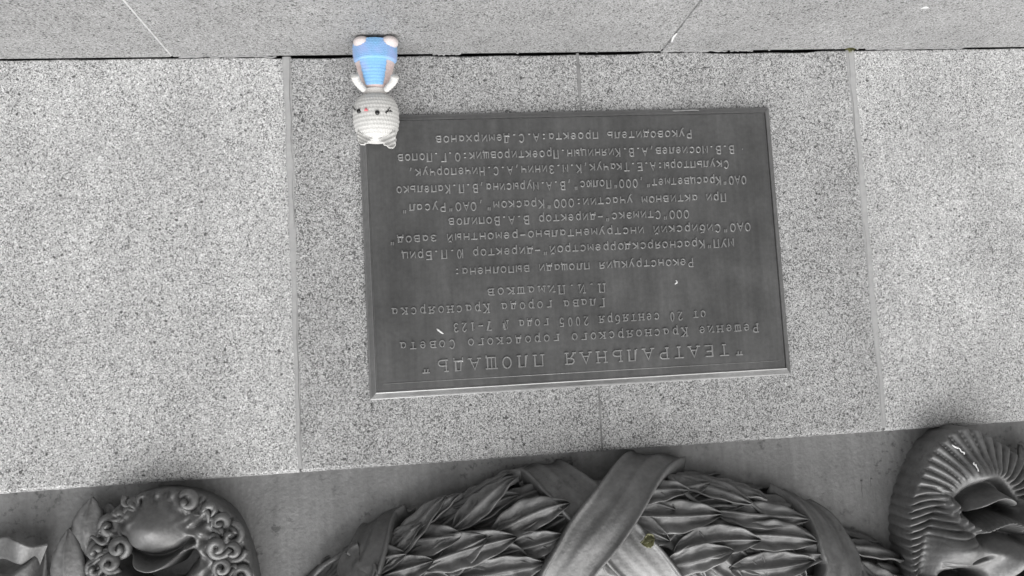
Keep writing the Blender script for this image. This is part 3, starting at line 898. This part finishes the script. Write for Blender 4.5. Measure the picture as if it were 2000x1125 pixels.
sA, sB = inv(705, 1100)[0], inv(1120, 1000)[0]; sC, sD = inv(1235, 1000)[0], inv(1600, 1040)[0]
sE, sF = inv(1650, 1080)[0], inv(1790, 1115)[0]
dirS = 1 if sB > sA else -1
nleaf = 0
for (a_, b_, ncol, rows_) in ((sA, sB, 4, 6), (sC, sD, 4, 6), (sE, sF, 2, 4), (inv(560, 1150)[0], inv(690, 1080)[0], 2, 4)):
    lo, hi = min(a_, b_) - .012, max(a_, b_) + .004
    for c_ in range(ncol):
        for q in range(rows_):
            if nleaf >= 99: break
            ph = -.30 + 1.72 * (q + .5) / rows_ + rnd.uniform(-.05, .05)
            s0 = lo + (hi - lo) * (c_ + (.5 if q % 2 else 0) + rnd.uniform(-.14, .14)) / ncol - .03
            ang = (1 if q % 2 else -1) * rnd.uniform(.15, .40) + (.10 if ph > 1 else -.05)
            Ln = rnd.uniform(.105, .135); W = rnd.uniform(.040, .052)
            e = s0 + Ln / LEN
            if e > hi + .012: Ln = max(.06, (hi + .012 - s0) * LEN)
            gleaf(s0, ph, ang, Ln, W, rnd.uniform(-.012, -.003), rnd.uniform(.012, .022), 1).build('leaf', BRZ, gar); nleaf += 1

for b_, t_, w_ in (((885, 1034), (1016, 944), 44), ((952, 1052), (1114, 990), 50), ((752, 1104), (876, 984), 44), ((816, 1108), (1008, 1050), 52), ((965, 1086), (1100, 1045), 44), ((888, 1128), (1062, 1094), 46), ((768, 1044), (905, 975), 40), ((885, 988), (1008, 930), 36), ((745, 1125), (850, 1095), 40),
                   ((1212, 968), (1342, 966), 42), ((1270, 922), (1462, 992), 46), ((1365, 934), (1492, 986), 38), ((1232, 1008), (1402, 1010), 50), ((1316, 1076), (1475, 1056), 48), ((1400, 1000), (1572, 1024), 46), ((1436, 1048), (1584, 1064), 46), ((1286, 1114), (1425, 1072), 46), ((1425, 1114), (1584, 1094), 50), ((1640, 1020), (1725, 1064), 34), ((1650, 1066), (1774, 1116), 40)):
    (s0, p0), (s1, p1) = inv(*b_), inv(*t_)
    dx_, dp_ = (s1 - s0) * LEN, (p1 - p0) * .080
    gleaf(s0, p0, math.atan2(dp_, dx_), math.hypot(dx_, dp_), w_ / 1500 * 1.15, rnd.uniform(.002, .006), rnd.uniform(.014, .020), 1).build('leaf', BRZ, gar)

TW = [[(752, 1102), (800, 1082), (845, 1055), (866, 1015), (874, 985)], [(862, 1022), (925, 988), (985, 957), (1015, 946)], [(1016, 948), (985, 990), (950, 1018), (885, 1042)], [(955, 1046), (998, 1004), (1040, 986), (1085, 976)],
      [(958, 1048), (1020, 1034), (1070, 1010), (1112, 1008)], [(818, 1106), (878, 1077), (940, 1064), (1005, 1060)], [(965, 1078), (1040, 1074), (1095, 1048)], [(770, 1040), (830, 1010), (905, 985), (960, 960)], [(890, 1122), (970, 1116), (1050, 1112)], [(850, 1050), (920, 1040), (960, 1046)],
      [(1296, 926), (1330, 960), (1370, 988), (1412, 988), (1452, 990)], [(1250, 952), (1298, 957), (1335, 962)], [(1368, 945), (1428, 965), (1466, 985), (1500, 1008), (1572, 1022)], [(1440, 945), (1470, 975), (1478, 992)], [(1245, 1002), (1310, 1006), (1380, 1010)], [(1318, 1074), (1362, 1046), (1415, 1046), (1455, 1068), (1525, 1080)],
      [(1306, 1104), (1400, 1086), (1480, 1076), (1572, 1096)], [(1400, 1000), (1370, 1020), (1330, 1050), (1290, 1060)], [(1430, 1110), (1470, 1085), (1540, 1075)], [(1655, 1012), (1690, 1034), (1722, 1058)], [(1650, 1062), (1705, 1072), (1772, 1112)], [(1680, 1030), (1720, 1070), (1745, 1100)], [(615, 1125), (660, 1090), (690, 1062)]]
for pts in [TW[i_] for i_ in (10, 12, 22)]:
    sp = smoothpath(np.array([inv(*p) for p in pts]), 9); n = len(sp)
    uu = np.linspace(0, 1, n); hh = .012 - .010 * uu ** 2.2 - .006 * (1 - uu) ** 3 + .0012 * np.sin(uu * 9); w3 = GP(sp[:, 0], sp[:, 1], hh)
    rr_ = (.0050 - .0036 * uu) * (1 + .10 * np.sin(uu * 17)) * (.55 + .45 * np.minimum(1, uu * 6))
    m = MB(); m.tube(w3, rr_, 8); m.build('twig', BRZ, gar)
# dry olive leaf caught behind the ribbon
s0, p0 = inv(1272, 1048)
m = gleaf(s0, p0, (0 if dirS < 0 else math.pi) + .2, .02, .012, .024, .003, 1)
m2 = MB(); m2.v, m2.f = m.v, m.f
tag(m2.build('dry_leaf', plain('dry_leaf_olive', (.27, .27, .17), .8)), 'small dull olive leaf caught beside the crossed ribbon of the garland', 'leaf')

# ------------------------------------------------------------------ crochet doll
DX = P(734, 150, -.05)[0]
doll = thing('crochet_doll', 'white crocheted cat doll in blue dungarees leaning on the wall by plaque', 'doll', (DX, -.056, LEDGE_Z))
Y_CREAM = yarn('cream_yarn', (.55, .53, .51)); Y_WHITE = yarn('white_yarn', (.57, .565, .55)); Y_BLUE = yarn('blue_yarn', (.22, .44, .71), (.36, .42, .72)); Y_PINK = yarn('dusty_pink_yarn', (.60, .48, .46), (.60, .54, .49))
Y_FOOT = yarn('pale_pink_yarn', (.58, .52, .51))
BLACK = N('black_bead'); BLACK.b.inputs['Base Color'].default_value = (.008, .008, .008, 1); BLACK.b.inputs['Roughness'].default_value = .12
NOSE = plain('pink_thread', (.62, .16, .18), .8); THREAD = plain('black_thread', .015, .7)
zf = lambda py, y=-.055: float(P(734, py, y)[2])
S_ = abs(P(734, 150, -.055)[0] - P(735, 150, -.055)[0])           # metres per picture pixel


def knit(prof, cx, cy, rows, st, amp=.0007, yscale=.85, n_per=4, yoff=None, phi0=0):
    """crocheted lathe: prof of (z, radius), rows of stitches"""
    prof = np.array(prof); zs, rs = prof[:, 0], prof[:, 1]
    nz, na = rows * n_per, st * 3
    tt = np.linspace(0, 1, nz); arcl = np.r_[0, np.cumsum(np.hypot(np.diff(zs), np.diff(rs)))]; arcl /= arcl[-1]
    z = np.interp(tt, arcl, zs); r_ = np.interp(tt, arcl, rs)
    for _ in range(3): r_[1:-1] = .25 * r_[:-2] + .5 * r_[1:-1] + .25 * r_[2:]
    A = np.zeros((nz, na, 3))
    for i in range(nz):
        row = tt[i] * rows; fr = row - int(row)
        for j in range(na):
            a = 2 * math.pi * j / na; ph = (j / 3 + (int(row) % 2) * .5 + .25 * (fr - .5)) * 2 * math.pi
            b = amp * (math.sin(math.pi * fr) ** .6 - .6) + amp * 1.0 * math.cos(ph) * math.sin(math.pi * fr)
            q = max(r_[i] + b * min(1, r_[i] / .006), .0002)
            A[i, j] = (cx + q * math.cos(a), (cy if yoff is None else cy + yoff(z[i])) + q * yscale * math.sin(a), z[i])
    m = MB(); m.grid(A, closed_v=True)
    o = len(m.v) - na; m.f.append(tuple(o + j for j in range(na))); m.f.append(tuple(o - na * (nz - 1) + j for j in range(na))[::-1])
    return m


lean = lambda z: (z - LEDGE_Z) * .10
z_top, z_chin = zf(273), zf(178)
H = z_top - z_chin; zc = (z_top + z_chin) / 2
hx = P(734, 228, -.05)[0]; hr = 44.5 * S_
pr = []
for i in range(41):
    t_ = i / 40; a = -math.pi / 2 + math.pi * t_
    pr.append((zc + H / 2 * math.copysign(abs(math.sin(a)) ** .85, math.sin(a)), hr * abs(math.cos(a)) ** .62 * (1.02 - .07 * t_)))
HY = -.012 - hr * .88 - .002
head = knit(pr, hx, HY, 19, 42, .0013, .88).build('head', Y_WHITE, doll)


def on_head(px, py, off=0.0):
    """front surface of the head at a picture point"""
    p = P(px, py, HY - hr * .8)
    dz = np.clip((p[2] - zc) / (H / 2), -.99, .99)
    rr = hr * (1 - abs(dz) ** 2.6) ** .42; dx = np.clip((p[0] - hx) / rr, -.98, .98)
    y = HY - rr * .88 * math.sqrt(1 - dx * dx)
    p = P(px, py, y); return np.array([p[0], y - off, p[2]])


for px, py in ((701, 217), (737, 220)):
    c = on_head(px, py, .0005); m = MB(); A = np.zeros((9, 14, 3)); r_ = .0033
    for i in range(9):
        for j in range(14):
            a, b = math.pi * i / 8, 2 * math.pi * j / 14; A[i, j] = c + r_ * np.array([math.sin(a) * math.cos(b), -math.cos(a) * .75, math.sin(a) * math.sin(b)])
    m.grid(A, closed_v=True); m.build('eye', BLACK.m, head)
c = on_head(715, 214, .0006)
m = MB()
for pts in ([(-.0022, .0018), (-.0011, .0), (0, -.0020)], [(.0022, .0018), (.0011, .0), (0, -.0020)], [(-.0012, .0018), (0, .0004), (.0012, .0018)]):
    m.tube([c + np.array([a, 0, b]) for a, b in pts], .0008, 6)
m.build('nose', NOSE, head)
for ends in (((752, 220), (764, 216)), ((754, 222), (762, 210)), ((755, 217), (766, 218)), ((690, 208), (694, 217)), ((689, 213), (695, 214))):
    m = MB(); m.tube([on_head(*ends[0], .0006), on_head((ends[0][0] + ends[1][0]) / 2, (ends[0][1] + ends[1][1]) / 2, .0010), on_head(*ends[1], .0006)], .00055, 5); m.build('whisker', THREAD, head)
for sx, (bx, by), (tx_, ty_) in ((1, (716, 259), (704, 282)), (-1, (751, 256), (768, 289))):
    a, b = P(bx, by, HY - .009), P(tx_, ty_, HY - .019); ax = b - a; Ln = np.linalg.norm(ax); ax /= Ln
    sd = np.cross(ax, [0, 1, 0]); sd /= np.linalg.norm(sd)
    if sx > 0: sd = sd * .92 + ax * .12
    nu, nv = 22, 20; A = np.zeros((nu, nv, 3))
    for i in range(nu):
        u = i / (nu - 1); w_ = .0140 * (1 - u ** 2.2) ** .6 * (.75 + .25 * (1 - u)) + .0006; th = .0048 * (1 - u * .6)
        for j in range(nv):
            q = 2 * math.pi * j / nv; w2 = w_ + .0005 * math.sin(u * 30)
            cupv = .0035 * math.cos(q) ** 2 * (1 if math.sin(q) < 0 else .2)
            A[i, j] = a - ax * .003 + ax * (Ln + .003) * u + sd * w2 * math.cos(q) + np.array([0, th * math.sin(q) + .003 - cupv * 1.4 + .0012 * math.sin(u * 30), 0])
    m = MB(); m.grid(A, closed_v=True); o = len(m.v) - nv; m.f.append(tuple(o + j for j in range(nv)))
    m.build('ear', Y_WHITE, head)
# torso in a pink-beige top
zb = zf(120); zn = zf(184)
BY = -.050
tors = knit([(zb - .02, 36 * S_), (zb, 38 * S_), (zf(140), 33 * S_), (zf(158), 27 * S_), (zf(170), 22 * S_), (zn, 15 * S_), (zn + .006, 10 * S_)], P(733, 140, BY)[0], BY, 16, 34, .0007, .8, yoff=lambda z: lean(z) * .5).build('torso', Y_PINK, doll)
# neck
knit([(zf(172), 24 * S_), (zf(178), 22 * S_), (zf(184), 20 * S_)], hx, BY, 4, 28, .0006, .8, yoff=lambda z: lean(z) * .5).build('collar', Y_CREAM, doll)
# dungarees: trouser tube, two short legs, bib
zl = zf(84, -.075)
fz0 = LEDGE_Z
ov = knit([(fz0 + .004, 30 * S_), (fz0 + .0055, 40.5 * S_), (zf(95), 42.5 * S_), (zf(108), 42 * S_), (zb, 40.5 * S_), (zb + .001, 37 * S_)], P(733, 105, BY)[0], BY - .006, 15, 42, .0012, .80, yoff=lambda z: lean(z) * .4).build('dungarees', Y_BLUE, doll)
# bib: curved patch on the chest
nu, nv = 44, 40; A = np.zeros((nu, nv, 3)); B = A.copy(); tcx = P(731, 140, BY)[0]
for i in range(nu):
    u = i / (nu - 1); z = zb - .004 + (zf(167) - zb + .004) * u; rz = np.interp(z, [zb - .02, zb, zf(140), zf(158), zf(170)], np.array([37, 39, 34, 28, 23.5]) * S_)
    for j in range(nv):
        v = -1 + 2 * j / (nv - 1); a = -math.pi / 2 + v * (.70 if u < .9 else .66)
        b = .0007 * (abs(math.sin(u * math.pi * 9)) ** .6) + .0004 * math.cos(v * 44 + (int(u * 9) % 2) * math.pi)
        q = rz + .0012 + b
        A[i, j] = (tcx + q * math.cos(a), BY + lean(z) * .5 + q * .8 * math.sin(a), z); B[i, j] = (tcx + (q - .0016) * math.cos(a), BY + lean(z) * .5 + (q - .0016) * .8 * math.sin(a), z)
m = MB(); m.grid(np.concatenate([A, B[:, ::-1]], 1), closed_v=True); m.build('bib', Y_BLUE, ov)
# feet
for px in (707, 760):
    c = PL(px, 72); c = np.array([c[0], -.0655, LEDGE_Z])
    nz, na = 22, 26; A = np.zeros((nz, na, 3)); r_ = 17 * S_
    for i in range(nz):
        for j in range(na):
            a, b = math.pi * i / (nz - 1), 2 * math.pi * j / na
            q = 1 + .05 * math.sin(a * 9) ** 2
            A[i, j] = c + np.array([r_ * q * math.sin(a) * math.cos(b), r_ * 1.15 * q * math.sin(a) * math.sin(b),   .0082 + .0082 * math.cos(a)])
    m = MB(); m.grid(A, closed_v=True); m.build('foot', Y_FOOT, doll)
# arms
for sx, pts in ((1, [(712, 176), (704, 168), (696, 157), (692, 145)]), (-1, [(753, 176), (761, 168), (769, 158), (772, 146)])):
    w3 = smoothpath(np.array([P(x, y, -.058 - .006 * i) for i, (x, y) in enumerate(pts)]), 12); n = len(w3)
    rr_ = np.array([5.2 + 2.2 * (i / (n - 1)) for i in range(n)]) * S_; rr_[-4:] *= [.95, .85, .65, .3]
    rr_ *= 1 + .20 * np.abs(np.sin(np.arange(n) * .55)); m = MB(); m.tube(w3, rr_, 14); m.build('arm', Y_WHITE, doll)
